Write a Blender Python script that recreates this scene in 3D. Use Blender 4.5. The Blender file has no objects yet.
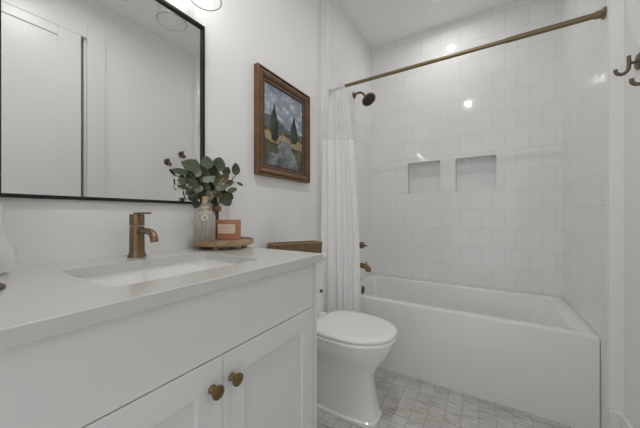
import bpy, bmesh, math, random
from mathutils import Vector, Matrix
PI = math.pi
random.seed(7)
SC = bpy.context.scene
COL = SC.collection

# ------------------------------------------------------------------ camera
cd = bpy.data.cameras.new('camera'); cam = bpy.data.objects.new('camera', cd); COL.objects.link(cam)
cd.sensor_width = 36.0; cd.lens = 268.9 / 640 * 36.0; cd.shift_y = 0.92 / 640; cd.clip_start = 0.02
cam.location = (1.0041, 0.0, 1.0663)
cam.rotation_euler = (PI / 2, 0, math.radians(31.8))
SC.camera = cam

# ------------------------------------------------------------------ world, exposure
w = bpy.data.worlds.new('world'); SC.world = w; w.use_nodes = True
w.node_tree.nodes['Background'].inputs[0].default_value = (0.96, 0.98, 1.0, 1)
w.node_tree.nodes['Background'].inputs[1].default_value = 0.61
SC.view_settings.view_transform = 'Standard'; SC.view_settings.look = 'None'
SC.view_settings.gamma = 1.0; SC.view_settings.use_curve_mapping = False
SC.view_settings.exposure = 0.62
SC.cycles.max_bounces = 14; SC.cycles.diffuse_bounces = 8; SC.cycles.glossy_bounces = 6
SC.cycles.transparent_max_bounces = 12; SC.cycles.transmission_bounces = 8
SC.cycles.caustics_reflective = False; SC.cycles.caustics_refractive = False
SC.cycles.use_denoising = True
SC.cycles.sample_clamp_indirect = 4.0
LENS_POWER = 335.0     # the ceiling light of the room
TUB_POWER = 125.0      # the ceiling light over the tub
BULB_POWER = 20.0      # the vanity bulbs

# ------------------------------------------------------------------ materials
def nt(name):
    m = bpy.data.materials.new(name); m.use_nodes = True
    t = m.node_tree; return m, t, t.nodes['Principled BSDF']
def N(t, typ, **kw):
    n = t.nodes.new(typ)
    for k, v in kw.items(): setattr(n, k, v)
    return n
def mat(name, col, rough=0.5, metal=0.0, spec=0.5, bump=0.0, bscale=40.0, var=0.0, coat=0.0):
    m, t, p = nt(name)
    p.inputs['Base Color'].default_value = (*col, 1); p.inputs['Roughness'].default_value = rough
    p.inputs['Metallic'].default_value = metal; p.inputs['Specular IOR Level'].default_value = spec
    p.inputs['Coat Weight'].default_value = coat; p.inputs['Coat Roughness'].default_value = 0.08
    g = N(t, 'ShaderNodeNewGeometry')
    n = N(t, 'ShaderNodeTexNoise'); n.inputs['Scale'].default_value = bscale; n.inputs['Detail'].default_value = 4
    t.links.new(g.outputs['Position'], n.inputs['Vector'])
    if var:
        r = N(t, 'ShaderNodeMapRange'); r.inputs[3].default_value = 1 - var; r.inputs[4].default_value = 1 + var
        t.links.new(n.outputs['Fac'], r.inputs[0])
        mx = N(t, 'ShaderNodeVectorMath', operation='SCALE'); mx.inputs[0].default_value = col
        t.links.new(r.outputs[0], mx.inputs['Scale']); t.links.new(mx.outputs[0], p.inputs['Base Color'])
    if bump:
        b = N(t, 'ShaderNodeBump'); b.inputs['Strength'].default_value = bump; b.inputs['Distance'].default_value = 0.002
        t.links.new(n.outputs['Fac'], b.inputs['Height']); t.links.new(b.outputs[0], p.inputs['Normal'])
    return m

def tile_mat(name, axis):
    """white glossy 158 mm wall tiles in running bond; axis = which coordinate runs along the wall"""
    m, t, p = nt(name)
    g = N(t, 'ShaderNodeNewGeometry'); s = N(t, 'ShaderNodeSeparateXYZ'); t.links.new(g.outputs['Position'], s.inputs[0])
    ax = N(t, 'ShaderNodeMath', operation='ADD'); ax.inputs[1].default_value = -0.098 + 0.158 * 20
    az = N(t, 'ShaderNodeMath', operation='ADD'); az.inputs[1].default_value = -0.006 + 0.158 * 20
    t.links.new(s.outputs[axis], ax.inputs[0]); t.links.new(s.outputs['Z'], az.inputs[0])
    c = N(t, 'ShaderNodeCombineXYZ'); t.links.new(ax.outputs[0], c.inputs[0]); t.links.new(az.outputs[0], c.inputs[1])
    b = N(t, 'ShaderNodeTexBrick'); b.offset = 0.5; b.offset_frequency = 2
    b.inputs['Scale'].default_value = 1.0; b.inputs['Brick Width'].default_value = 0.158; b.inputs['Row Height'].default_value = 0.158
    b.inputs['Mortar Size'].default_value = 0.0014; b.inputs['Mortar Smooth'].default_value = 0.25; b.inputs['Bias'].default_value = 0
    b.inputs['Color1'].default_value = (0.825, 0.825, 0.82, 1); b.inputs['Color2'].default_value = (0.85, 0.85, 0.845, 1)
    b.inputs['Mortar'].default_value = (0.67, 0.67, 0.66, 1)
    t.links.new(c.outputs[0], b.inputs['Vector']); t.links.new(b.outputs['Color'], p.inputs['Base Color'])
    p.inputs['Roughness'].default_value = 0.065; p.inputs['Specular IOR Level'].default_value = 0.5
    n = N(t, 'ShaderNodeTexNoise'); n.inputs['Scale'].default_value = 9; n.inputs['Detail'].default_value = 1
    t.links.new(g.outputs['Position'], n.inputs['Vector'])
    b1 = N(t, 'ShaderNodeBump'); b1.inputs['Strength'].default_value = 0.05; b1.inputs['Distance'].default_value = 0.01
    t.links.new(n.outputs['Fac'], b1.inputs['Height'])
    b2 = N(t, 'ShaderNodeBump'); b2.invert = True; b2.inputs['Strength'].default_value = 0.5; b2.inputs['Distance'].default_value = 0.0015
    t.links.new(b.outputs['Fac'], b2.inputs['Height']); t.links.new(b1.outputs[0], b2.inputs['Normal'])
    t.links.new(b2.outputs[0], p.inputs['Normal'])
    return m

def floor_mat():
    """stack-bond marble-look tiles, each with grey and tan streaks"""
    m, t, p = nt('marble_floor_tile')
    g = N(t, 'ShaderNodeNewGeometry')
    mp = N(t, 'ShaderNodeMapping'); mp.inputs['Location'].default_value = (-0.032 + 0.78, -0.0235 + 0.88, 0)
    t.links.new(g.outputs['Position'], mp.inputs['Vector'])
    b = N(t, 'ShaderNodeTexBrick'); b.offset = 0.0
    b.inputs['Scale'].default_value = 1.0; b.inputs['Brick Width'].default_value = 0.078; b.inputs['Row Height'].default_value = 0.088
    b.inputs['Mortar Size'].default_value = 0.0017; b.inputs['Mortar Smooth'].default_value = 0.3
    b.inputs['Color1'].default_value = (0, 0, 0, 1); b.inputs['Color2'].default_value = (1, 1, 1, 1); b.inputs['Mortar'].default_value = (0.5, 0.5, 0.5, 1)
    t.links.new(mp.outputs[0], b.inputs['Vector'])
    # one random number per tile shifts the veining
    sh = N(t, 'ShaderNodeVectorMath', operation='SCALE'); sh.inputs[0].default_value = (3.1, 7.7, 5.3)
    t.links.new(b.outputs['Color'], sh.inputs['Scale'])
    sc = N(t, 'ShaderNodeVectorMath', operation='MULTIPLY'); sc.inputs[1].default_value = (13, 85, 1)
    t.links.new(g.outputs['Position'], sc.inputs[0])
    ad = N(t, 'ShaderNodeVectorMath', operation='ADD'); t.links.new(sc.outputs[0], ad.inputs[0]); t.links.new(sh.outputs[0], ad.inputs[1])
    n = N(t, 'ShaderNodeTexNoise'); n.inputs['Scale'].default_value = 1.0; n.inputs['Detail'].default_value = 5; n.inputs['Roughness'].default_value = 0.62
    t.links.new(ad.outputs[0], n.inputs['Vector'])
    r = N(t, 'ShaderNodeValToRGB'); e = r.color_ramp.elements
    e[0].position = 0.22; e[0].color = (0.10, 0.08, 0.065, 1); e[1].position = 0.68; e[1].color = (0.68, 0.69, 0.675, 1)
    x = e.new(0.33); x.color = (0.38, 0.365, 0.34, 1); x = e.new(0.47); x.color = (0.55, 0.555, 0.54, 1)
    t.links.new(n.outputs['Fac'], r.inputs[0])
    n2 = N(t, 'ShaderNodeTexNoise'); n2.inputs['Scale'].default_value = 5.0
    t.links.new(g.outputs['Position'], n2.inputs['Vector'])
    r2 = N(t, 'ShaderNodeMapRange'); r2.inputs[1].default_value = 0.42; r2.inputs[2].default_value = 0.72; r2.inputs[4].default_value = 0.75
    t.links.new(n2.outputs['Fac'], r2.inputs[0])
    tan = N(t, 'ShaderNodeMixRGB', blend_type='MULTIPLY'); tan.inputs[2].default_value = (0.90, 0.80, 0.70, 1)
    t.links.new(r2.outputs[0], tan.inputs[0]); t.links.new(r.outputs[0], tan.inputs[1])
    tone = N(t, 'ShaderNodeMapRange'); tone.inputs[3].default_value = 0.93; tone.inputs[4].default_value = 1.06
    t.links.new(b.outputs['Color'], tone.inputs[0])
    tm = N(t, 'ShaderNodeVectorMath', operation='SCALE'); t.links.new(tan.outputs[0], tm.inputs[0]); t.links.new(tone.outputs[0], tm.inputs['Scale'])
    mx = N(t, 'ShaderNodeMixRGB'); mx.inputs[2].default_value = (0.36, 0.34, 0.31, 1)
    t.links.new(b.outputs['Fac'], mx.inputs[0]); t.links.new(tm.outputs[0], mx.inputs[1]); t.links.new(mx.outputs[0], p.inputs['Base Color'])
    p.inputs['Roughness'].default_value = 0.42
    bp = N(t, 'ShaderNodeBump'); bp.invert = True; bp.inputs['Strength'].default_value = 0.4; bp.inputs['Distance'].default_value = 0.001
    t.links.new(b.outputs['Fac'], bp.inputs['Height']); t.links.new(bp.outputs[0], p.inputs['Normal'])
    return m

def wood_mat(name, c1, c2, rough=0.55, scale=(6, 6, 60)):
    m, t, p = nt(name)
    g = N(t, 'ShaderNodeNewGeometry'); mp = N(t, 'ShaderNodeMapping'); mp.inputs['Scale'].default_value = scale
    t.links.new(g.outputs['Position'], mp.inputs['Vector'])
    n = N(t, 'ShaderNodeTexNoise'); n.inputs['Scale'].default_value = 1.5; n.inputs['Detail'].default_value = 6; n.inputs['Distortion'].default_value = 0.6
    t.links.new(mp.outputs[0], n.inputs['Vector'])
    r = N(t, 'ShaderNodeValToRGB'); e = r.color_ramp.elements
    e[0].position = 0.3; e[0].color = (*c1, 1); e[1].position = 0.72; e[1].color = (*c2, 1)
    t.links.new(n.outputs['Fac'], r.inputs[0]); t.links.new(r.outputs[0], p.inputs['Base Color'])
    p.inputs['Roughness'].default_value = rough
    b = N(t, 'ShaderNodeBump'); b.inputs['Strength'].default_value = 0.15; b.inputs['Distance'].default_value = 0.001
    t.links.new(n.outputs['Fac'], b.inputs['Height']); t.links.new(b.outputs[0], p.inputs['Normal'])
    return m

def clear_mat(name, tint, amount, rough=0.02, body=None):
    """thin clear glass: see-through film with a fresnel gloss and, if body is given, a little coloured body"""
    m, t, p = nt(name); t.nodes.remove(p)
    out = t.nodes['Material Output']
    tr = N(t, 'ShaderNodeBsdfTransparent'); tr.inputs[0].default_value = (*tint, 1)
    gl = N(t, 'ShaderNodeBsdfGlossy'); gl.inputs['Roughness'].default_value = rough
    lw = N(t, 'ShaderNodeLayerWeight'); lw.inputs[0].default_value = 0.5
    fr = N(t, 'ShaderNodeMath', operation='POWER'); fr.inputs[1].default_value = 4.0; t.links.new(lw.outputs['Facing'], fr.inputs[0])
    ml = N(t, 'ShaderNodeMath', operation='MULTIPLY_ADD'); ml.inputs[1].default_value = 0.45; ml.inputs[2].default_value = amount
    t.links.new(fr.outputs[0], ml.inputs[0])
    mx = N(t, 'ShaderNodeMixShader'); t.links.new(ml.outputs[0], mx.inputs[0]); t.links.new(tr.outputs[0], mx.inputs[1]); t.links.new(gl.outputs[0], mx.inputs[2])
    last = mx
    if body:
        df = N(t, 'ShaderNodeBsdfDiffuse'); df.inputs[0].default_value = (*body[0], 1)
        m2 = N(t, 'ShaderNodeMixShader'); m2.inputs[0].default_value = body[1]
        t.links.new(mx.outputs[0], m2.inputs[1]); t.links.new(df.outputs[0], m2.inputs[2]); last = m2
    t.links.new(last.outputs[0], out.inputs[0])
    return m

def cloth_mat(name, col, see=0.0, weave=900):
    m, t, p = nt(name); t.nodes.remove(p); out = t.nodes['Material Output']
    g = N(t, 'ShaderNodeNewGeometry')
    n = N(t, 'ShaderNodeTexNoise'); n.inputs['Scale'].default_value = weave; t.links.new(g.outputs['Position'], n.inputs['Vector'])
    b = N(t, 'ShaderNodeBump'); b.inputs['Strength'].default_value = 0.15; b.inputs['Distance'].default_value = 0.001; t.links.new(n.outputs['Fac'], b.inputs['Height'])
    d = N(t, 'ShaderNodeBsdfDiffuse'); d.inputs[0].default_value = (*col, 1); t.links.new(b.outputs[0], d.inputs['Normal'])
    l = N(t, 'ShaderNodeBsdfTranslucent'); l.inputs[0].default_value = (*col, 1)
    mx = N(t, 'ShaderNodeMixShader'); mx.inputs[0].default_value = 0.12
    t.links.new(d.outputs[0], mx.inputs[1]); t.links.new(l.outputs[0], mx.inputs[2]); last = mx
    if see:
        tr = N(t, 'ShaderNodeBsdfTransparent'); m2 = N(t, 'ShaderNodeMixShader'); m2.inputs[0].default_value = see
        t.links.new(mx.outputs[0], m2.inputs[1]); t.links.new(tr.outputs[0], m2.inputs[2]); last = m2
    t.links.new(last.outputs[0], out.inputs[0])
    return m

def emit_mat(name, col, s):
    m, t, p = nt(name)
    p.inputs['Base Color'].default_value = (*col, 1); p.inputs['Emission Color'].default_value = (*col, 1)
    p.inputs['Emission Strength'].default_value = s
    return m

def weave_mat(name):
    m, t, p = nt(name)
    tc = N(t, 'ShaderNodeTexCoord'); sp = N(t, 'ShaderNodeSeparateXYZ'); t.links.new(tc.outputs['Object'], sp.inputs[0])
    ad = N(t, 'ShaderNodeMath', operation='ADD'); t.links.new(sp.outputs['X'], ad.inputs[0]); t.links.new(sp.outputs['Y'], ad.inputs[1])
    c = N(t, 'ShaderNodeCombineXYZ'); t.links.new(ad.outputs[0], c.inputs[0]); t.links.new(sp.outputs['Z'], c.inputs[1])
    b = N(t, 'ShaderNodeTexBrick'); b.inputs['Scale'].default_value = 1; b.inputs['Brick Width'].default_value = 0.014; b.inputs['Row Height'].default_value = 0.0075
    b.inputs['Mortar Size'].default_value = 0.0011; b.inputs['Mortar Smooth'].default_value = 0.6
    b.inputs['Color1'].default_value = (0.36, 0.235, 0.125, 1); b.inputs['Color2'].default_value = (0.21, 0.125, 0.065, 1); b.inputs['Mortar'].default_value = (0.045, 0.027, 0.015, 1)
    t.links.new(c.outputs[0], b.inputs['Vector']); t.links.new(b.outputs['Color'], p.inputs['Base Color'])
    bp = N(t, 'ShaderNodeBump'); bp.invert = True; bp.inputs['Strength'].default_value = 0.9; bp.inputs['Distance'].default_value = 0.003
    t.links.new(b.outputs['Fac'], bp.inputs['Height']); t.links.new(bp.outputs[0], p.inputs['Normal'])
    p.inputs['Roughness'].default_value = 0.7
    return m

M = dict(
    paint=mat('wall_paint', (0.85, 0.847, 0.84), 0.6, bump=0.05, bscale=250),
    ceil=mat('ceiling_paint', (0.84, 0.84, 0.83), 0.8, bump=0.05, bscale=200),
    trim=mat('trim_paint', (0.80, 0.80, 0.79), 0.35),
    edge=mat('tile_edge_trim', (0.83, 0.83, 0.825), 0.3),
    cab=mat('cabinet_paint', (0.775, 0.775, 0.765), 0.38),
    dark=mat('shadow_gap_paint', (0.30, 0.30, 0.295), 0.6),
    quartz=mat('white_quartz', (0.62, 0.62, 0.585), 0.13, var=0.02, bscale=60),
    ceramic=mat('glazed_ceramic', (0.90, 0.90, 0.895), 0.10, coat=0.3),
    acrylic=mat('white_acrylic', (0.80, 0.80, 0.795), 0.16),
    bronze=mat('aged_bronze', (0.255, 0.17, 0.105), 0.34, 0.95, var=0.25, bscale=90),
    rodm=mat('brushed_bronze', (0.25, 0.195, 0.115), 0.34, 0.95, var=0.15, bscale=60),
    dbronze=mat('dark_bronze', (0.18, 0.135, 0.095), 0.40, 0.9, var=0.2, bscale=90),
    brass=mat('aged_brass', (0.25, 0.168, 0.078), 0.28, 0.95, var=0.2, bscale=90),
    black=mat('black_metal', (0.018, 0.017, 0.016), 0.35, 0.4),
    mirror=mat('mirror_silver', (0.83, 0.835, 0.825), 0.0, 1.0),
    gilt=wood_mat('gilded_wood', (0.125, 0.057, 0.019), (0.205, 0.10, 0.036), 0.32, (14, 14, 14)),
    giltdark=wood_mat('dark_stained_wood', (0.025, 0.013, 0.008), (0.075, 0.038, 0.018), 0.4),
    tray=wood_mat('mango_wood', (0.27, 0.17, 0.085), (0.50, 0.35, 0.20), 0.6, (40, 10, 40)),
    cork=wood_mat('light_wood', (0.38, 0.26, 0.15), (0.54, 0.41, 0.26), 0.7),
    weave=weave_mat('woven_seagrass'),
    weaverim=mat('plaited_rim_highlight', (0.36, 0.245, 0.14), 0.7, bump=0.8, bscale=300, var=0.35),  # rim colour lightened to stand for its highlight
    copper=mat('terracotta_board', (0.52, 0.235, 0.135), 0.45, var=0.1, bscale=30),
    copperlid=mat('pale_terracotta_board', (0.56, 0.28, 0.18), 0.5),
    label=mat('cream_paper', (0.86, 0.73, 0.62), 0.8),
    ink=mat('brown_print', (0.66, 0.50, 0.40), 0.8),
    amber=mat('amber_glass', (0.10, 0.048, 0.022), 0.08, spec=0.6),
    twine=mat('jute_twine', (0.30, 0.19, 0.10), 0.9, bump=0.6, bscale=500, var=0.3),
    tag=mat('bone_tag', (0.66, 0.58, 0.47), 0.7),
    bglass=clear_mat('ribbed_glass', (0.88, 0.90, 0.86), 0.05, 0.06, ((0.68, 0.66, 0.58), 0.42)),
    liquid=mat('pale_liquid', (0.40, 0.385, 0.32), 0.25),
    shade=clear_mat('clear_shade_glass', (0.97, 0.97, 0.97), 0.03),
    rim=clear_mat('thick_glass_rim', (0.70, 0.70, 0.69), 0.15, 0.05, ((0.55, 0.55, 0.54), 0.6)),
    curtain=cloth_mat('white_polyester', (0.95, 0.95, 0.95)),
    sheer=cloth_mat('sheer_voile', (0.90, 0.90, 0.905), 0.5),
    header=cloth_mat('doubled_voile', (0.90, 0.90, 0.905), 0.05),
    towel=cloth_mat('white_gauze', (0.80, 0.79, 0.78), 0.0, 260),
    stem=mat('brown_stem', (0.13, 0.10, 0.055), 0.7),
    tile_x=tile_mat('wall_tile_along_x', 'X'), tile_y=tile_mat('wall_tile_along_y', 'Y'),
    floor=floor_mat(),
    lens=emit_mat('lit_lens', (1.0, 0.985, 0.965), LENS_POWER), tublens=emit_mat('lit_tub_lens', (1.0, 0.985, 0.965), TUB_POWER),
    bulb=emit_mat('lit_bulb', (1.0, 0.975, 0.945), BULB_POWER),
)
def leaf_mat(i, col):
    m, t, p = nt('eucalyptus_leaf'); g = N(t, 'ShaderNodeNewGeometry')
    n = N(t, 'ShaderNodeTexNoise'); n.inputs['Scale'].default_value = 55; t.links.new(g.outputs['Position'], n.inputs['Vector'])
    r = N(t, 'ShaderNodeMapRange'); r.inputs[3].default_value = 0.7; r.inputs[4].default_value = 1.3; t.links.new(n.outputs['Fac'], r.inputs[0])
    v = N(t, 'ShaderNodeVectorMath', operation='SCALE'); v.inputs[0].default_value = col; t.links.new(r.outputs[0], v.inputs['Scale'])
    t.links.new(v.outputs[0], p.inputs['Base Color']); p.inputs['Roughness'].default_value = 0.55
    return m
LEAF = [leaf_mat(i, c) for i, c in enumerate([(0.185, 0.215, 0.145), (0.10, 0.13, 0.074), (0.29, 0.31, 0.225), (0.17, 0.155, 0.065), (0.042, 0.054, 0.028)])]

# ------------------------------------------------------------------ mesh helpers
def B(): return bmesh.new()
def add_box(bm, lo, hi, bev=0.0, seg=2, mi=0):
    lo, hi = Vector(lo), Vector(hi); c = (lo + hi) / 2; s = hi - lo
    r = bmesh.ops.create_cube(bm, size=1.0, matrix=Matrix.Translation(c) @ Matrix.Diagonal((*s, 1)))
    fs = list({f for v in r['verts'] for f in v.link_faces})
    for f in fs: f.material_index = mi
    if bev:
        es = list({e for v in r['verts'] for e in v.link_edges})
        bmesh.ops.bevel(bm, geom=es, offset=bev, segments=seg, affect='EDGES', profile=0.5)
def add_rings(bm, rings, cap0=True, cap1=True, closed=True, mi=0):
    vr = [[bm.verts.new(p) for p in r] for r in rings]
    n = len(vr[0])
    for a, b in zip(vr, vr[1:]):
        for i in range(n if closed else n - 1):
            f = bm.faces.new((a[i], a[(i + 1) % n], b[(i + 1) % n], b[i])); f.material_index = mi
    if cap0: f = bm.faces.new(list(reversed(vr[0]))); f.material_index = mi
    if cap1: f = bm.faces.new(vr[-1]); f.material_index = mi
    return vr
def add_lathe(bm, prof, c=(0, 0, 0), axis='Z', n=32, cap0=True, cap1=True, ripple=None, mi=0):
    rings = []
    for r, h in prof:
        ring = []
        for i in range(n):
            a = 2 * PI * i / n; rr = r * (1 + (ripple(a, h) if ripple else 0))
            x, y = rr * math.cos(a), rr * math.sin(a)
            if axis == 'Z': p = (x, y, h)
            elif axis == 'X': p = (h, x, y)
            else: p = (y, h, x)
            ring.append(Vector(p) + Vector(c))
        rings.append(ring)
    add_rings(bm, rings, cap0, cap1, mi=mi)
def add_tube(bm, pts, rad, n=12, mi=0):
    pts = [Vector(p) for p in pts]
    rads = rad if isinstance(rad, (list, tuple)) else [rad] * len(pts)
    rings = []; up = None
    for i, p in enumerate(pts):
        d = (pts[min(i + 1, len(pts) - 1)] - pts[max(i - 1, 0)]).normalized()
        if up is None:
            up = Vector((0, 0, 1)) if abs(d.z) < 0.9 else Vector((1, 0, 0))
        s = d.cross(up).normalized(); up = s.cross(d).normalized()
        rings.append([p + (s * math.cos(2 * PI * k / n) + up * math.sin(2 * PI * k / n)) * rads[i] for k in range(n)])
    add_rings(bm, rings, mi=mi)
def curve(pts, n=8):
    """Catmull-Rom through pts"""
    P = [Vector(p) for p in pts]; P = [P[0] * 2 - P[1]] + P + [P[-1] * 2 - P[-2]]; out = []
    for i in range(1, len(P) - 2):
        a, b, c, d = P[i - 1:i + 3]
        for k in range(n):
            t = k / n
            out.append(0.5 * ((2 * b) + (c - a) * t + (2 * a - 5 * b + 4 * c - d) * t * t + (3 * b - a - 3 * c + d) * t ** 3))
    out.append(P[-2]); return out
def rrect(x0, x1, y0, y1, r, z, k=6):
    out = []
    for cx, cy, a0 in ((x1 - r, y1 - r, 0), (x0 + r, y1 - r, PI / 2), (x0 + r, y0 + r, PI), (x1 - r, y0 + r, 1.5 * PI)):
        for i in range(k + 1):
            a = a0 + PI / 2 * i / k; out.append(Vector((cx + r * math.cos(a), cy + r * math.sin(a), z)))
    return out
def obj(name, bm, mats, parent=None, smooth=False, loc=None, angle=40):
    bmesh.ops.recalc_face_normals(bm, faces=bm.faces[:])
    me = bpy.data.meshes.new(name); bm.to_mesh(me); bm.free()
    for m in (mats if isinstance(mats, (list, tuple)) else [mats]): me.materials.append(m)
    if smooth:
        me.polygons.foreach_set('use_smooth', [True] * len(me.polygons))
        try: me.set_sharp_from_angle(angle=math.radians(angle))
        except Exception: pass
    o = bpy.data.objects.new(name, me); COL.objects.link(o)
    if parent:
        o.parent = parent
        top = parent
        off = Vector(parent.location); q = parent.parent
        while q: off += Vector(q.location); q = q.parent
        o.location = -off if parent.type == 'EMPTY' and not parent.parent else Vector((0, 0, 0))
    return o
def tag(o, label, cat, group=None):
    o['label'] = label; o['category'] = cat
    if group: o['group'] = group
    return o
def thing(name, label, cat, loc, group=None):
    """an Empty at the base; its parts are meshed in room coordinates and shifted back by obj()"""
    o = bpy.data.objects.new(name, None); o.empty_display_size = 0.05; COL.objects.link(o); o.location = loc
    return tag(o, label, cat, group)
def struct(name, bm, mats, parent=None, **k):
    o = obj(name, bm, mats, parent, **k); o['kind'] = 'structure'; return o

# ------------------------------------------------------------------ the setting
XM, XR, W = -0.055, 1.520, 1.474          # mirror wall, hook wall, tile face at the tub's far end
YA, YB, YF, ZC = 1.72, 2.6, -0.5, 2.745   # alcove opening, back wall, wall behind the camera, ceiling
bm = B(); add_box(bm, (XM - .1, YF - .1, -.08), (XR + .1, YB + .2, 0)); struct('floor', bm, M['floor'])
bm = B(); add_box(bm, (XM - .1, YF - .1, ZC), (XR + .1, YB + .2, ZC + .08)); struct('ceiling', bm, M['ceil'])
bm = B(); add_box(bm, (XM - .1, YF, 0), (XM, YA, ZC)); struct('wall_left', bm, M['paint'])
# wall behind the camera; unseen opening added so world light fills the room
OX0, OX1, OZ = .42, 1.46, 2.35
bm = B(); add_box(bm, (XM - .1, YF - .1, 0), (OX0, YF, ZC)); add_box(bm, (OX1, YF - .1, 0), (XR + .1, YF, ZC)); add_box(bm, (OX0, YF - .1, OZ), (OX1, YF, ZC)); struct('wall_front', bm, M['paint'])
# unseen shell added to darken the door gap; ceiling slit lets some light in
bm = B(); add_box(bm, (XR + .55, YF, 0), (XR + .6, YA, ZC)); add_box(bm, (XR + .1, YF - .05, 0), (XR + .6, YF, ZC)); add_box(bm, (XR + .1, 1.2, 0), (XR + .55, 1.25, ZC)); add_box(bm, (XR + .1, YF, ZC), (XR + .50, YA, ZC + .05)); add_box(bm, (XR + .1, YF, -.05), (XR + .6, YA, 0)); struct('wall_light_block', bm, M['paint'])
DY0, DY1, DZ = 0.02, 0.800, 2.418         # door opening
bm = B(); add_box(bm, (XR, YF, 0), (XR + .1, DY0, ZC)); add_box(bm, (XR, DY1, 0), (XR + .1, YA, ZC)); add_box(bm, (XR, DY0, DZ), (XR + .1, DY1, ZC))
struct('wall_right', bm, M['paint'])
def alcove(name, x0, x1, face):
    bm = B(); add_box(bm, (x0, YA, 0), (x1, YB, ZC))
    bm.faces.ensure_lookup_table(); bm.normal_update()
    for f in bm.faces: f.material_index = 1 if f.normal.x * face > 0.5 else 0
    return struct(name, bm, [M['paint'], M['tile_y']])
alcove('wall_left_alcove', XM - .1, 0, 1); alcove('wall_right_alcove', W, XR + .1, -1)
# back wall with two recessed niches
NZ0, NZ1, ND = 1.265, 1.553, 0.09
niches = [(0.371, 0.652), (0.775, 1.069)]
bm = B()
xs = [XM - .1, niches[0][0], niches[0][1], niches[1][0], niches[1][1], XR + .1]; zs = [0, NZ0, NZ1, ZC]
def quad(bm, *ps, mi=0):
    f = bm.faces.new([bm.verts.new(p) for p in ps]); f.material_index = mi
for i in range(5):
    for j in range(3):
        if j == 1 and i in (1, 3): continue
        quad(bm, (xs[i], YB, zs[j]), (xs[i + 1], YB, zs[j]), (xs[i + 1], YB, zs[j + 1]), (xs[i], YB, zs[j + 1]))
for a, b in niches:
    y1 = YB + ND
    quad(bm, (a, y1, NZ0), (b, y1, NZ0), (b, y1, NZ1), (a, y1, NZ1))
    quad(bm, (a, YB, NZ0), (a, y1, NZ0), (a, y1, NZ1), (a, YB, NZ1), mi=1); quad(bm, (b, y1, NZ0), (b, YB, NZ0), (b, YB, NZ1), (b, y1, NZ1), mi=1)
    quad(bm, (a, YB, NZ0), (b, YB, NZ0), (b, y1, NZ0), (a, y1, NZ0), mi=2); quad(bm, (a, y1, NZ1), (b, y1, NZ1), (b, YB, NZ1), (a, YB, NZ1), mi=2)
quad(bm, (xs[0], YB + .2, 0), (xs[-1], YB + .2, 0), (xs[-1], YB + .2, ZC), (xs[0], YB + .2, ZC))
bmesh.ops.remove_doubles(bm, verts=bm.verts[:], dist=1e-5)
struct('wall_back', bm, [M['tile_x'], M['tile_y'], M['edge']])
for k, (a, b) in enumerate(niches):       # thin bright edging around each niche
    bm = B(); t_ = 0.009
    for lo, hi in (((a - t_, NZ0 - t_), (a, NZ1 + t_)), ((b, NZ0 - t_), (b + t_, NZ1 + t_)), ((a, NZ0 - t_), (b, NZ0)), ((a, NZ1), (b, NZ1 + t_))):
        add_box(bm, (lo[0], YB - .0025, lo[1]), (hi[0], YB + .012, hi[1]))
    struct('trim_%d' % (k + 1), bm, M['edge'])
# edging strips where the tile ends at the alcove opening
bm = B(); add_box(bm, (-.001, YA - .002, 0), (.003, YA + .016, ZC)); struct('trim_3', bm, M['edge'])
bm = B(); add_box(bm, (W - .003, YA - .002, 0), (W + .001, YA + .016, ZC)); struct('trim_4', bm, M['edge'])
# baseboards
def baseboard(name, x0, x1, y0, y1):
    bm = B(); add_box(bm, (x0, y0, 0), (x1, y1, .19), .004); return struct(name, bm, M['trim'])
baseboard('baseboard_right', XR - .014, XR - .0005, .935, YA - .014)
baseboard('baseboard_right_return', W + .0005, XR - .0005, YA - .014, YA - .0005)
baseboard('baseboard_left', XM + .0005, XM + .014, .84, YA - .0005)
baseboard('baseboard_front', XM + .001, OX0, YF + .0005, YF + .014)
# door in the right wall, standing a finger's width open
bm = B()
add_box(bm, (XR - .018, DY0 + .008, .008), (XR + .020, DY1 - .026, DZ - .001), .002)
d0, d1 = DY0 + .008, DY1 - .026
slab = struct('door_1', bm, M['trim'])
bm = B(); st = .130
X0, X1 = XR - .027, XR - .0175
add_box(bm, (X0, d0, .008), (X1, d0 + st, DZ - .001), .0025); add_box(bm, (X0, d1 - st, .008), (X1, d1, DZ - .001), .0025)
for z0, z1 in ((.008, .25), (.98, 1.10), (2.353, DZ - .001)):
    add_box(bm, (X0, d0 + st, z0), (X1, d1 - st, z1), .0025)
struct('door_frame_face', bm, M['trim'], slab)
bm = B()
cw = .105
add_box(bm, (XR - .026, DY1 + .012, 0), (XR - .0005, DY1 + .012 + cw + .013, DZ + .094), .004)
add_box(bm, (XR - .026, DY0 - .012 - cw, 0), (XR - .0005, DY0 - .012, DZ + .094), .004)
add_box(bm, (XR - .026, DY0 - .012 + .0005, DZ - .0006), (XR - .0005, DY1 + .0115, DZ + .094), .004)
struct('trim_5', bm, M['trim'])
bm = B()
add_box(bm, (XR - .0004, DY1 - .002, 0), (XR + .1, DY1 + .0115, DZ - .001)); add_box(bm, (XR - .0004, DY0 - .0115, 0), (XR + .1, DY0 + .004, DZ + .002))
struct('trim_6', bm, M['trim'])

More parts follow.
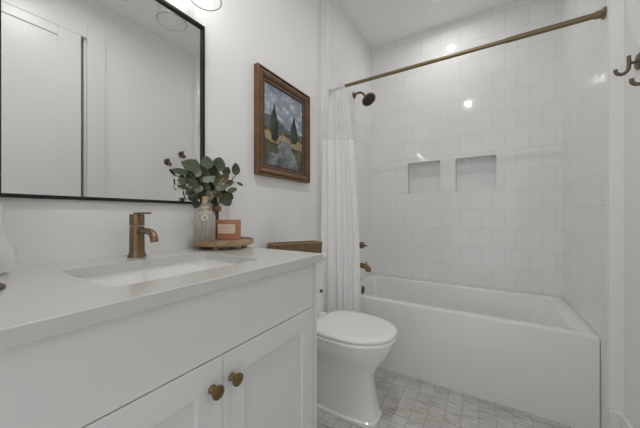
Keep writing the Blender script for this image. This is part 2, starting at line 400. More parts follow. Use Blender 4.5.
# ------------------------------------------------------------------ ceiling lights
def ceiling_light(x, y, label, lens='lens'):
    t = thing('recessed_light', label, 'ceiling light', (x, y, ZC), 'recessed ceiling lights')
    bm = B(); add_lathe(bm, [(.038, ZC - .0005), (.066, ZC - .0005), (.066, ZC - .006), (.062, ZC - .010), (.050, ZC - .010), (.038, ZC - .004)], (x, y, 0), cap0=False, cap1=False, n=40)
    obj('trim_ring', bm, M['edge'], t, True)
    bm = B(); add_lathe(bm, [(.038, ZC - .001), (.038, ZC - .004), (.02, ZC - .0042)], (x, y, 0), n=40)
    obj('lens', bm, M[lens], t)
ceiling_light(.70, 2.215, 'round white recessed ceiling light above the bathtub', 'tublens')
ceiling_light(.765, .57, 'round white recessed ceiling light in the middle of the room, before the vanity')

# ------------------------------------------------------------------ bathtub
HT = .470
bm = B()
tx0, tx1, ty0, ty1 = .001, W - .001, 1.819, YB - .003
outer = lambda z, r=.012, d=0: rrect(tx0 + d, tx1 - d, ty0 + d, ty1 - d, r, z, 5)
def inner(z, x0, x1, y0, y1, r): return rrect(x0, x1, y0, y1, r, z, 5)
rings = [outer(0.0), outer(HT - .010), outer(HT - .003, .012, .003), outer(HT, .012, .009),
         inner(HT, .062, 1.396, 1.894, 2.514, .022), inner(HT - .003, .066, 1.391, 1.899, 2.510, .022), inner(HT - .012, .070, 1.386, 1.903, 2.506, .024),
         inner(.30, .085, 1.305, 1.918, 2.490, .04), inner(.14, .105, 1.21, 1.945, 2.465, .08), inner(.095, .15, 1.14, 1.985, 2.425, .09), inner(.085, .22, 1.06, 2.05, 2.36, .1)]
add_rings(bm, rings)
tub = thing('bathtub', 'white alcove bathtub with a flat apron along the tiled wall', 'bathtub', (.737, 2.21, 0))
obj('tub_shell', bm, M['acrylic'], tub, True, angle=35)
bm = B(); add_lathe(bm, [(.034, .084), (.034, .088), (.024, .091), (.0, .091)], (.075 - .0, 2.21, 0), 'Z')
for v in bm.verts:                                                  # turn the plate to face along the tub
    z = v.co.z - .084; dx, dy = v.co.x - .075, v.co.y - 2.21
    v.co = Vector((.076 + z * 1.6, 2.21 + dy, .405 + dx))
obj('overflow_plate', bm, M['dbronze'], tub, True)['label'] = 'round bronze overflow plate'
bm = B(); add_lathe(bm, [(.030, .0855), (.030, .089), (.016, .091)], (.27, 2.21, 0)); obj('drain', bm, M['dbronze'], tub, True)['label'] = 'bronze drain'

# ------------------------------------------------------------------ shower fittings on the left tile wall
t = thing('tub_spout', 'bronze tub spout low on the tiled wall over the bathtub', 'tub spout', (0, 2.21, .615))
bm = B(); add_lathe(bm, [(.036, .0003), (.036, .006), (.030, .012), (.024, .014)], (0, 2.21, .615), 'X'); obj('flange', bm, M['bronze'], t, True)
bm = B(); add_tube(bm, curve([(.010, 2.21, .618), (.06, 2.21, .620), (.105, 2.21, .615), (.128, 2.21, .592), (.131, 2.21, .574)], 6), [.022] * 7 + [.0235] * 18, 16)
obj('spout', bm, M['bronze'], t, True)
bm = B(); add_tube(bm, [(.112, 2.21, .630), (.112, 2.21, .653)], .0045, 8); add_lathe(bm, [(.0, .650), (.008, .651), (.008, .657), (.0, .660)], (.112, 2.21, 0), n=12); obj('diverter_knob', bm, M['bronze'], t, True)
t = thing('shower_valve', 'bronze shower valve with a short lever above the tub spout', 'shower valve', (0, 2.21, .80))
bm = B(); add_lathe(bm, [(.078, .0003), (.078, .005), (.070, .009), (.03, .010)], (0, 2.21, .80), 'X', 40); obj('escutcheon', bm, M['dbronze'], t, True)
bm = B(); add_lathe(bm, [(.024, .008), (.024, .055), (.030, .057), (.030, .080), (.026, .085), (.0, .085)], (0, 2.21, .80), 'X'); obj('handle_hub', bm, M['dbronze'], t, True)
bm = B(); add_tube(bm, [(.07, 2.21, .80), (.095, 2.208, .798), (.120, 2.206, .797)], [.008, .0065, .006], 10); obj('lever', bm, M['dbronze'], t, True)
t = thing('overhead_shower', 'round bronze shower head on a bent arm below the curtain rod', 'shower head', (0, 2.19, 2.13))
bm = B(); add_lathe(bm, [(.030, .0003), (.030, .006), (.022, .012), (.013, .014)], (0, 2.19, 2.13), 'X'); obj('arm_flange', bm, M['dbronze'], t, True)
bm = B(); add_tube(bm, curve([(.008, 2.19, 2.13), (.045, 2.19, 2.142), (.080, 2.19, 2.130), (.108, 2.19, 2.096)], 6), .010, 12); obj('shower_arm', bm, M['dbronze'], t, True)
hb = B(); add_lathe(hb, [(.012, .03), (.020, .018), (.024, .004), (.058, -.012), (.062, -.018), (.062, -.028), (.056, -.031), (.0, -.031)], n=40)
fb = B(); add_lathe(fb, [(.052, -.0312), (.050, -.033), (.0, -.033)], n=36)
for ringr, cnt in ((.042, 20), (.028, 14), (.014, 7)):
    for k in range(cnt):
        a = 2 * PI * k / cnt; add_lathe(fb, [(.0034, -.0325), (.0024, -.0365), (.0, -.0368)], (ringr * math.cos(a), ringr * math.sin(a), 0), n=6, mi=1)
R = Matrix.Translation((.132, 2.184, 2.073)) @ Vector((-.56, .22, .80)).to_track_quat('Z', 'Y').to_matrix().to_4x4()
for b_ in (hb, fb): bmesh.ops.transform(b_, matrix=R, verts=b_.verts[:])
obj('spray_head', hb, M['bronze'], t, True); obj('spray_face', fb, [M['black'], M['bronze']], t, True)

# ------------------------------------------------------------------ curtain rod and curtain
RY, RZ = 1.7714, 2.0113
t = thing('curtain_rod', 'straight brushed bronze rod spanning the tub opening, carrying the white curtain', 'curtain rod', (.737, RY, RZ))
bm = B(); add_tube(bm, [(.012, RY, RZ), (1.10, RY, RZ)], .0115, 16); obj('outer_tube', bm, M['rodm'], t, True)
bm = B(); add_tube(bm, [(1.09, RY, RZ), (W - .012, RY, RZ)], .0135, 16); obj('inner_tube', bm, M['rodm'], t, True)
for x0, s in ((.0005, 1), (W - .0005, -1)):
    bm = B(); add_lathe(bm, [(.026, 0), (.026, s * .007), (.021, s * .011), (.018, s * .013), (.0175, s * .034), (.0145, s * .036), (.0135, s * .037)], (x0, RY, RZ), 'X', 28)
    obj('end_flange', bm, M['rodm'], t, True)

def lerp(a, b, t): return a + (b - a) * t
def prof(z, tab):
    z = min(z, tab[0][0])
    for (z0, v0), (z1, v1) in zip(tab, tab[1:]):
        if z0 >= z >= z1:
            return [lerp(p, q, (z0 - z) / (z0 - z1)) for p, q in zip(v0, v1)]
    return tab[-1][1]
def curtain_mesh(z_top, z_bot, tab, folds, n=170, nz=40):
    bm = B(); grid = []
    for j in range(nz + 1):
        z = lerp(z_top, z_bot, j / nz); x1, bulge, amp = prof(z, tab); row = []
        for i in range(n + 1):
            s = i / n; q = folds * s + .35 * math.sin(s * 7 + 1.0)
            f = abs(math.sin(PI * q)) ** .8                            # rounded pleats with sharp valleys, like hanging cloth
            x = .008 + (x1 - .008) * s
            y = RY - .017 - bulge * (1 - s) ** .8 - amp * f - .003 * (1 + math.sin(z * 4 + s * 9))
            row.append(bm.verts.new((x, min(y, 1.812), z)))
        grid.append(row)
    for a, b in zip(grid, grid[1:]):
        for i in range(n): bm.faces.new((a[i], a[i + 1], b[i + 1], b[i]))
    return bm
# (z, (far edge x, how far it swings out at the wall, fold depth))
CT = [(2.06, (.122, .020, .014)), (2.00, (.135, .028, .018)), (1.80, (.178, .070, .024)), (1.60, (.212, .092, .028)), (1.0, (.255, .102, .034)), (.14, (.276, .106, .036))]
cur = thing('shower_curtain', 'white gathered shower curtain with a sheer top, bunched at the left wall', 'shower curtain', (.11, RY, .14))
obj('sheer_panel', curtain_mesh(1.987, 1.592, CT, 6, nz=24), M['sheer'], cur, True, angle=180)['label'] = 'sheer voile window panel'
obj('header_band', curtain_mesh(2.058, 1.985, CT, 6, nz=6), M['header'], cur, True, angle=180)
obj('curtain_panel', curtain_mesh(1.600, .14, CT, 6, nz=50), M['curtain'], cur, True, angle=180)

# ------------------------------------------------------------------ toilet
TY = 1.345
toi = thing('toilet', 'white two-piece toilet with a closed lid between vanity and bathtub', 'toilet', (.25, TY, 0))
def egg(z, x0, x1, hw, e, n=48, back=.35):
    """rounded outline: fullest at `back` of the length, exponent e (2 = ellipse)"""
    out = []; xc = lerp(x0, x1, back)
    for i in range(n):
        a = 2 * PI * i / n; c, s = math.cos(a), math.sin(a)
        L = (x1 - xc) if c >= 0 else (xc - x0)
        ex = e if c >= 0 else max(e, 3.2)
        x = xc + L * math.copysign(abs(c) ** (2 / ex), c); y = TY + hw * math.copysign(abs(s) ** (2 / ex), s)
        out.append(Vector((x, y, z)))
    return out
bm = B()
add_rings(bm, [egg(0, -.03, .532, .092, 4.4), egg(.012, -.03, .532, .092, 4.4), egg(.018, -.03, .523, .084, 4.4), egg(.10, -.03, .510, .083, 4.0), egg(.18, -.03, .498, .083, 3.4),
               egg(.24, -.03, .504, .090, 3.2, back=.40), egg(.29, -.03, .534, .113, 2.9, back=.42), egg(.34, -.03, .570, .148, 2.6, back=.44), egg(.38, -.02, .592, .172, 2.35, back=.46),
               egg(.41, -.01, .604, .181, 2.25, back=.48), egg(.425, -.01, .604, .181, 2.25, back=.48), egg(.428, .0, .597, .175, 2.25, back=.48)])
obj('bowl', bm, M['ceramic'], toi, True, angle=50)
bm = B(); S = lambda z, d: egg(z, .168 + d, .616 - d, .190 - d, 2.2, back=.45)
add_rings(bm, [S(.431, .004), S(.433, 0), S(.446, 0), S(.449, .004)]); obj('seat', bm, M['ceramic'], toi, True, angle=60)
bm = B(); add_rings(bm, [S(.452, .003), S(.454, 0), S(.464, .0), S(.470, .006), S(.473, .03), S(.475, .09)]); obj('lid', bm, M['ceramic'], toi, True, angle=60)
for s in (-1, 1):
    bm = B(); add_box(bm, (.128, TY + s * .075 - .02, .4285), (.172, TY + s * .075 + .02, .462), .006); obj('hinge', bm, M['ceramic'], toi, True)
bm = B(); hw = .166
add_rings(bm, [rrect(XM + .012, .115, TY - hw + .012, TY + hw - .014, .045, .4285), rrect(XM + .010, .120, TY - hw + .010, TY + hw - .010, .05, .46), rrect(XM + .008, .128, TY - hw, TY + hw, .055, .786)])
obj('tank', bm, M['ceramic'], toi, True, angle=50)
bm = B(); q = lambda z, d: rrect(XM + .006 + d, .137 - d, TY - hw - .009 + d, TY + hw + .010 - d, .055, z)
add_rings(bm, [q(.787, .004), q(.790, 0), q(.815, 0), q(.823, .005), q(.826, .02)]); obj('tank_lid', bm, M['ceramic'], toi, True, angle=60)
bm = B(); add_lathe(bm, [(.008, .115), (.008, .128), (.010, .130), (.010, .136), (.0, .138)], (0, 1.425, .594), 'X', 16); obj('flush_button', bm, M['dbronze'], toi, True)['label'] = 'small dark flush button'

# ------------------------------------------------------------------ vanity
VF = .490                                  # face of the doors
VY0, VY1 = -.012, .808
van = thing('vanity_cabinet', 'white shaker vanity cabinet with two bronze-knobbed doors under the quartz top', 'vanity cabinet', (.22, .4, 0))
bm = B()
add_box(bm, (XM + .001, VY0, .0), (VF, VY0 + .018, .9025)); add_box(bm, (XM + .001, VY1 - .018, .0), (VF, VY1, .9025), .001)
add_box(bm, (XM + .001, VY0 + .018, .10), (VF - .022, VY1 - .018, .118)); add_box(bm, (XM + .001, VY0 + .018, .118), (XM + .013, VY1 - .018, .9025))
add_box(bm, (VF - .040, VY0 + .018, .735), (VF - .022, VY1 - .018, .9025)); obj('carcass', bm, M['cab'], van)
bm = B(); add_box(bm, (VF - .07, VY0 + .018, .0), (VF - .055, VY1 - .018, .10)); obj('toe_kick', bm, M['cab'], van)
GY = .407
bm = B(); add_box(bm, (VF - .020, VY0 + .020, .7485), (VF, .786, .9005), .0012); obj('false_drawer_front', bm, M['cab'], van)
def shaker(y0, y1, z0, z1, st=.064):
    bm = B(); f = VF
    add_box(bm, (f - .020, y0, z0), (f, y0 + st, z1), .0012); add_box(bm, (f - .020, y1 - st, z0), (f, y1, z1), .0012)
    add_box(bm, (f - .020, y0 + st - .001, z1 - st), (f - .0002, y1 - st + .001, z1), .0012); add_box(bm, (f - .020, y0 + st - .001, z0), (f - .0002, y1 - st + .001, z0 + st), .0012)
    add_box(bm, (f - .017, y0 + st - .004, z0 + st - .004), (f - .009, y1 - st + .004, z1 - st + .004))
    return bm
for y0, y1, ky in ((VY0 + .020, GY - .0007, .3775), (GY + .0007, .786, .4315)):
    d = obj('door', shaker(y0, y1, .125, .7455), M['cab'], van)
    bm = B(); add_lathe(bm, [(.0095, VF + .0002), (.0095, VF + .003), (.0055, VF + .007), (.005, VF + .014), (.010, VF + .017), (.0148, VF + .020), (.0148, VF + .024), (.011, VF + .0265), (.0, VF + .027)], (0, ky, .683), 'X', 28)
    obj('knob', bm, M['brass'], d, True)['label'] = 'round aged brass knob'

# countertop with a rounded sink cut-out
ZT, ZU = .9294, .9035
bm = B(); SX0, SX1, SY0, SY1 = .106, .407, .222, .618
K = 6; r_ = .034
hole = lambda z, d=0: rrect(SX0 - d, SX1 + d, SY0 - d, SY1 + d, r_, z, K)
def outer_like(z, d):
    """points on the counter outline paired with the hole's points"""
    x0, x1, y0, y1 = XM + .0008 + d, .5086 - d, -.03 + d, .8182 - d; out = []
    corners = [(x1, y1), (x0, y1), (x0, y0), (x1, y0)]
    for c in range(4):
        for k in range(K + 1): out.append(Vector((corners[c][0], corners[c][1], z)) + Vector(((0, -1e-5 * (K - k), 0), (1e-5 * k, 0, 0), (0, 1e-5 * k, 0), (-1e-5 * k, 0, 0))[c]))
    return out
add_rings(bm, [hole(ZT - .0015), hole(ZT, .0015), outer_like(ZT, .002), outer_like(ZT - .002, 0), outer_like(ZU, 0), hole(ZU), hole(ZT - .0015)], False, False)
bmesh.ops.remove_doubles(bm, verts=bm.verts[:], dist=4e-5)
tag(obj('countertop', bm, M['quartz']), 'white quartz countertop with a sink cut-out on the vanity', 'countertop')
sink = thing('sink_basin', 'white rectangular undermount sink basin set into the quartz top', 'sink', (.25, .416, .75))
bm = B(); q = lambda z, d, r=.035: rrect(SX0 - .006 + d, SX1 + .006 - d, SY0 - .006 + d, SY1 + .006 - d, r, z, K)
add_rings(bm, [q(ZU - .0005, -.012), q(ZU - .0005, 0), q(.88, .002), q(.80, .012), q(.785, .022), q(.778, .05), q(.775, .13, .025)], False, True)
add_rings(bm, [q(ZU - .0005, -.012), q(.87, -.012), q(.79, -.002), q(.766, .02), q(.765, .13, .025)], False, True)
obj('basin', bm, M['ceramic'], sink, True, angle=60)
bm = B(); add_lathe(bm, [(.022, .7755), (.022, .778), (.012, .779)], (.235, .416, 0)); obj('drain', bm, M['bronze'], sink, True)['label'] = 'bronze sink drain'

# faucet
FX, FY = .032, .432
fa = thing('faucet', 'aged bronze single-hole faucet behind the sink', 'faucet', (FX, FY, ZT))
bm = B(); add_lathe(bm, [(.0265, ZT + .0003), (.0265, ZT + .004), (.0235, ZT + .010), (.0215, ZT + .020), (.0205, ZT + .100)], (FX, FY, 0)); obj('body', bm, M['bronze'], fa, True)
bm = B(); add_lathe(bm, [(.0205, ZT + .102), (.021, ZT + .104), (.021, ZT + .136), (.019, ZT + .139), (.0, ZT + .1395)], (FX, FY, 0)); obj('handle_cap', bm, M['bronze'], fa, True)
bm = B(); add_box(bm, (FX - .012, FY - .0075, ZT + .1397), (FX + .080, FY + .0075, ZT + .1455), .003); obj('lever', bm, M['bronze'], fa, True)
bm = B(); add_tube(bm, curve([(FX + .012, FY, ZT + .082), (FX + .055, FY, ZT + .086), (FX + .088, FY, ZT + .082), (FX + .105, FY, ZT + .068), (FX + .109, FY, ZT + .054)], 7), [.0098] * 14 + [.0108] * 15, 16); obj('spout', bm, M['bronze'], fa, True)

# ------------------------------------------------------------------ mirror
MY0, MY1, MZ0, MZ1 = .143, .733, 1.1115, 1.887
mi_ = thing('wall_mirror', 'large rectangular mirror in a thin black frame above the vanity', 'mirror', (XM, .448, MZ0))
bm = B(); fw_ = .0105; fd = .015
add_box(bm, (XM + .0005, MY0, MZ0), (XM + fd, MY1, MZ0 + fw_), .001); add_box(bm, (XM + .0005, MY0, MZ1 - fw_), (XM + fd, MY1, MZ1), .001)
add_box(bm, (XM + .0005, MY0, MZ0 + fw_), (XM + fd, MY0 + fw_, MZ1 - fw_), .001); add_box(bm, (XM + .0005, MY1 - fw_, MZ0 + fw_), (XM + fd, MY1, MZ1 - fw_), .001)
obj('frame', bm, M['black'], mi_)
bm = B(); add_box(bm, (XM + .001, MY0 + fw_ - .002, MZ0 + fw_ - .002), (XM + .004, MY1 - fw_ + .002, MZ1 - fw_ + .002)); obj('glass', bm, M['mirror'], mi_)

# ------------------------------------------------------------------ vanity light
LZ = 1.912
vl = thing('vanity_light', 'three-shade clear glass vanity light glowing above the mirror', 'wall lamp', (XM, .448, 2.06))
bm = B(); add_box(bm, (XM + .0005, .25, 2.075), (XM + .022, .646, 2.145), .004); obj('backplate', bm, M['bronze'], vl)
for k, y in enumerate((.236, .448, .660)):
    sx = .066
    bm = B(); add_tube(bm, curve([(XM + .012, y if k == 1 else lerp(y, .448, .12), 2.11), (.02, y, 2.125), (sx, y, 2.115), (sx, y, 2.085)], 6), .007, 10); add_lathe(bm, [(.0, 2.105), (.022, 2.103), (.024, 2.072), (.018, 2.068)], (sx, y, 0), n=24)
    obj('arm', bm, M['bronze'], vl, True)
    bm = B(); prof_ = [(.026, 2.074), (.040, 2.056), (.050, 2.02), (.056, 1.97), (.0585, LZ)]
    add_lathe(bm, prof_, (sx, y, 0), n=40, cap0=False, cap1=False)
    sh = obj('glass_shade', bm, M['shade'], vl, True, angle=80)
    bm = B(); add_tube(bm, [(sx + .0585 * math.cos(2 * PI * i / 40), y + .0585 * math.sin(2 * PI * i / 40), LZ) for i in range(41)], .0022, 6); obj('shade_rim', bm, M['rim'], sh, True)
    bm = B(); add_lathe(bm, [(.010, 2.067), (.011, 2.058), (.016, 2.042), (.019, 2.028), (.018, 2.014), (.012, 2.004), (.0, 2.000)], (sx, y, 0), n=24); obj('bulb', bm, M['bulb'], vl, True)

# ------------------------------------------------------------------ painting
PY0, PY1, PZ0, PZ1 = 1.036, 1.528, 1.283, 1.874
pa = thing('framed_painting', 'gilt-framed landscape painting of two cypresses and a road, on the wall past the mirror', 'painting', (XM, 1.296, PZ0))
def frame_ring(bm, prof2):
    """mitred moulding: prof2 = (inset from the outline, stand-off from the wall)"""
    rings = []
    for ins, h in prof2:
        rings.append([Vector((XM + h, y, z)) for y, z in ((PY0 + ins, PZ0 + ins), (PY1 - ins, PZ0 + ins), (PY1 - ins, PZ1 - ins), (PY0 + ins, PZ1 - ins))])
    add_rings(bm, rings, False, False)
bm = B(); frame_ring(bm, [(0, .001), (0, .030), (.003, .034), (.009, .034), (.012, .026), (.015, .026), (.018, .031), (.026, .031), (.040, .024), (.052, .020), (.058, .0185)])
bm.faces.ensure_lookup_table()
for k, f in enumerate(bm.faces): f.material_index = 1 if k // 4 in (3, 4, 8) else 0
obj('frame', bm, [M['gilt'], M['giltdark']], pa)
bm = B(); frame_ring(bm, [(.0575, .0187), (.061, .0195), (.066, .016), (.070, .011)]); obj('inner_liner', bm, M['giltdark'], pa)
def noise2(x, y, s):
    from mathutils import noise
    return noise.noise(Vector((x * s, y * s, 3.7)))
def paint(u, v):
    """the picture: u across, v up, both 0..1"""
    n1 = noise2(u, v, 5) * .5 + noise2(u, v, 13) * .3 + noise2(u, v, 30) * .2; n2 = noise2(u + 5, v * 2.2, 6) * .6 + noise2(u, v * 2 + 3, 17) * .4
    n3 = noise2(u * 1.3 + 9, v * 3.0, 22)
    mix = lambda a, b, t: tuple(lerp(p, q, max(0, min(1, t))) for p, q in zip(a, b))
    hz = .47
    if v > hz:                                                     # sky with banks of cloud
        c = mix((.22, .27, .34), (.38, .42, .48), .5 + n2 * 1.5); c = mix(c, (.60, .61, .62), (n2 + .05) * 2.6 - abs(v - .68) * 1.2)
        c = mix(c, (.12, .15, .20), (v - .84) * 3 + n1 * .6)
        ridge = .575 - .11 * (u - .35) + .03 * math.sin(u * 7)
        if v < ridge + n1 * .03: c = mix((.06, .075, .085), (.15, .17, .17), .5 + n1 * 1.5)
    else:
        c = mix((.30, .22, .10), (.13, .12, .05), .5 + n1 * 1.8)       # fields
        if v > .42 and n1 > -.06: c = mix(c, (.035, .045, .025), .85)
        if .30 < v < .41: c = mix(c, (.52, .42, .25), .5 + n3 * 1.6)
        cx_ = .52 - .10 * max(0, .34 - v) * 2; hw_ = .10 + 1.15 * max(0, .37 - v) ** 1.05
        if v < .36 and abs(u - cx_) < hw_ + n1 * .06: c = mix((.12, .125, .135), (.38, .39, .41), .40 + n2 * .9 + n3 * .5)    # the road
        elif v < .30: c = mix((.025, .035, .018), (.16, .15, .07), .40 + n1 * 1.6)
        if v < .13: c = mix(c, (.03, .032, .032), .65 - v * 3 + n1 * 1.2)
        if u < .34 and .17 < v < .34 - .3 * u: c = mix((.03, .04, .02), (.12, .12, .05), .4 + n1 * 1.6)
    for tx, b, h, w2 in ((.235, .32, .49, .115), (.75, .37, .41, .105)):   # the two cypresses
        tt = (v - b) / h
        if 0 <= tt <= 1:
            half = w2 * (math.sin(PI * min(1, tt * .62 + .22)) ** .9) * (1 - tt ** 2.2)
            if abs(u - tx) < half * (1 + n1 * .6): c = mix((.008, .016, .010), (.045, .065, .030), .40 + n1 * 1.6 - (u - tx) * 4)
        elif -.035 < tt < 0 and abs(u - tx) < .012: c = (.04, .03, .02)
    return c
me = bpy.data.meshes.new('canvas'); NU, NV = 90, 110; vs = []; fs = []
for j in range(NV + 1):
    for i in range(NU + 1): vs.append((XM + .0125, lerp(PY0 + .066, PY1 - .066, i / NU), lerp(PZ0 + .066, PZ1 - .066, j / NV)))
for j in range(NV):
    for i in range(NU):
        a = j * (NU + 1) + i; fs.append((a, a + 1, a + NU + 2, a + NU + 1))
me.from_pydata(vs, [], fs)
ca = me.color_attributes.new('paint', 'FLOAT_COLOR', 'POINT')
for j in range(NV + 1):
    for i in range(NU + 1): ca.data[j * (NU + 1) + i].color = (*paint(i / NU, j / NV), 1)
cm, ct, cp = nt('oil_paint'); at_ = N(ct, 'ShaderNodeVertexColor'); at_.layer_name = 'paint'; ct.links.new(at_.outputs[0], cp.inputs['Base Color']); cp.inputs['Roughness'].default_value = 0.55
me.materials.append(cm); o = bpy.data.objects.new('canvas', me); COL.objects.link(o); o.parent = pa; o.location = -Vector(pa.location)

# ------------------------------------------------------------------ robe hook on the right wall
def robe_hook(hy, hz, label):
    t = thing('robe_hook', label, 'robe hook', (XR, hy, hz), 'robe hooks on the wall by the tub')
    bm = B(); add_lathe(bm, [(.031, -.0003), (.031, -.005), (.028, -.008), (.010, -.009)], (XR, hy, hz), 'X', 32); obj('backplate', bm, M['dbronze'], t, True)
    bm = B(); add_tube(bm, [(XR - .007, hy, hz), (XR - .030, hy, hz)], .0055, 10)
    add_tube(bm, curve([(1.4895, hy, hz + .030), (1.490, hy, hz - .003), (1.487, hy, hz - .025), (1.475, hy, hz - .038), (1.461, hy, hz - .036), (1.453, hy, hz - .027), (1.4515, hy, hz - .015)], 6), .0065, 12); obj('hook', bm, M['dbronze'], t, True)
robe_hook(1.572, 1.675, 'upper bronze robe hook on the wall, nearer to the tub opening')
robe_hook(1.430, 1.577, 'lower bronze robe hook, further from the tub opening, cut by the picture edge')

# ------------------------------------------------------------------ things on the vanity
TXC, TYC, TZ = .058, .756, .9575
t = thing('serving_tray', 'round footed wooden tray on the vanity, holding bottle and box', 'tray', (TXC, TYC, ZT))
bm = B(); add_lathe(bm, [(.114, .9425), (.121, .9455), (.121, .963), (.119, .9645), (.113, .9640), (.111, TZ - .0002), (.0, TZ - .0002)], (TXC, TYC, 0), n=56); obj('board', bm, M['tray'], t, True)
for a in (-.99, .35, 2.1, 3.9):
    bm = B(); px, py = TXC + .092 * math.cos(a), TYC + .092 * math.sin(a); add_lathe(bm, [(.010, ZT + .0004), (.012, ZT + .006), (.012, .9428)], (px, py, 0), n=16); obj('foot', bm, M['tray'], t, True)
# ribbed bottle
BX, BY = .030, .682
t = thing('glass_bottle', 'ribbed glass bottle with cork stopper and hanging tag on the tray', 'bottle', (BX, BY, TZ))
rip = lambda a, h: .045 * math.cos(18 * a) if h < TZ + .112 else 0
bm = B(); add_lathe(bm, [(.036, TZ + .0003), (.0395, TZ + .004), (.0395, TZ + .105), (.037, TZ + .115), (.028, TZ + .123), (.016, TZ + .128), (.0125, TZ + .133), (.0125, TZ + .150), (.0145, TZ + .152), (.0145, TZ + .157), (.011, TZ + .158)], (BX, BY, 0), n=120, ripple=rip); obj('bottle_glass', bm, M['bglass'], t, True, angle=80)
bm = B(); add_lathe(bm, [(.032, TZ + .003), (.0350, TZ + .006), (.0350, TZ + .062), (.0, TZ + .062)], (BX, BY, 0), n=40); obj('liquid', bm, M['liquid'], t, True)
bm = B(); add_lathe(bm, [(.0090, TZ + .150), (.0095, TZ + .1585), (.0105, TZ + .159), (.0105, TZ + .180), (.0085, TZ + .184), (.0, TZ + .185)], (BX, BY, 0), n=20); obj('cork_stopper', bm, M['cork'], t, True)
bm = B()
for k in range(3): add_tube(bm, [(BX + .0155 * math.cos(2 * PI * i / 20), BY + .0155 * math.sin(2 * PI * i / 20), TZ + .136 + .003 * k) for i in range(21)], .0018, 6)
dv = Vector((.82, -.57, 0)); pn = Vector((BX, BY, 0)) + dv * .0165
add_tube(bm, curve([pn + Vector((0, 0, TZ + .136)), Vector((BX, BY, TZ + .122)) + dv * .030 + Vector((.002, .003, 0)), Vector((BX, BY, TZ + .110)) + dv * .0415], 5), .0014, 6)
cd_ = obj('neck_cord', bm, M['tag'], t, True)
bm = B(); add_lathe(bm, [(.0065, 0), (.0125, 0), (.0130, .0012), (.0125, .0024), (.0065, .0024), (.006, .0012), (.0065, 0)], n=28, cap0=False, cap1=False)
bmesh.ops.transform(bm, matrix=Matrix.Translation(Vector((BX, BY, TZ + .098)) + dv * .0425) @ dv.to_track_quat('Z', 'Y').to_matrix().to_4x4(), verts=bm.verts[:]); obj('round_tag', bm, M['tag'], cd_, True)
# amber bud vase with eucalyptus
VX, VY = -.0325, .787
t = thing('bud_vase', 'small amber glass bud vase on the tray, holding the eucalyptus', 'vase', (VX, VY, TZ))
bm = B(); add_lathe(bm, [(.0135, TZ + .0003), (.0160, TZ + .004), (.0160, TZ + .060), (.0125, TZ + .078), (.0085, TZ + .090), (.0085, TZ + .118), (.011, TZ + .130), (.0125, TZ + .133), (.0105, TZ + .134), (.007, TZ + .122), (.0, TZ + .05)], (VX, VY, 0), n=32); obj('vase_body', bm, M['amber'], t, True)
bm = B()
for k in range(7): add_tube(bm, [(VX + (.0155 + .003 * math.sin(k * PI / 6)) * math.cos(2 * PI * i / 20), VY + (.0155 + .003 * math.sin(k * PI / 6)) * math.sin(2 * PI * i / 20), TZ + .128 + .0032 * k) for i in range(21)], .0024, 6)
obj('twine_wrap', bm, M['twine'], t, True)['label'] = 'jute twine wound around the neck'
# leaves: (x, y, z, length, width, direction azimuth/elevation of growth, facing tilt, shade)
eu = thing('eucalyptus_bunch', 'bunch of grey-green eucalyptus sprigs rising from the amber vase', 'eucalyptus', (VX, VY, TZ + .10))
def leaf(bm, c, L, Wd, roll, tilt, yaw, mi, fold=.25):
    """one round eucalyptus leaf: cupped disc with a midrib, point at its tip, centred at c"""
    rot = Matrix.Rotation(math.radians(31.8), 3, 'Z') @ Matrix.Rotation(yaw, 3, 'Z') @ Matrix.Rotation(tilt, 3, 'X') @ Matrix.Rotation(roll, 3, 'Y')
    nL, nW = 10, 6; g = []
    for i in range(nL + 1):
        s = i / nL; row = []
        wv = Wd / 2 * (math.sin(PI * (s ** .80)) ** .62 if 0 < s < 1 else 0.02)
        for k in range(nW + 1):
            q = k / nW * 2 - 1
            p = Vector((wv * q, -fold * abs(q) * wv * .6 + .10 * L * math.sin(PI * s) , (s - .5) * L))
            row.append(bm.verts.new(c + rot @ p))
        g.append(row)
    for a, b in zip(g, g[1:]):
        for k in range(nW): f = bm.faces.new((a[k], a[k + 1], b[k + 1], b[k])); f.material_index = mi; f.smooth = True
    return c + rot @ Vector((0, 0, -.5 * L))
DG = PI / 180
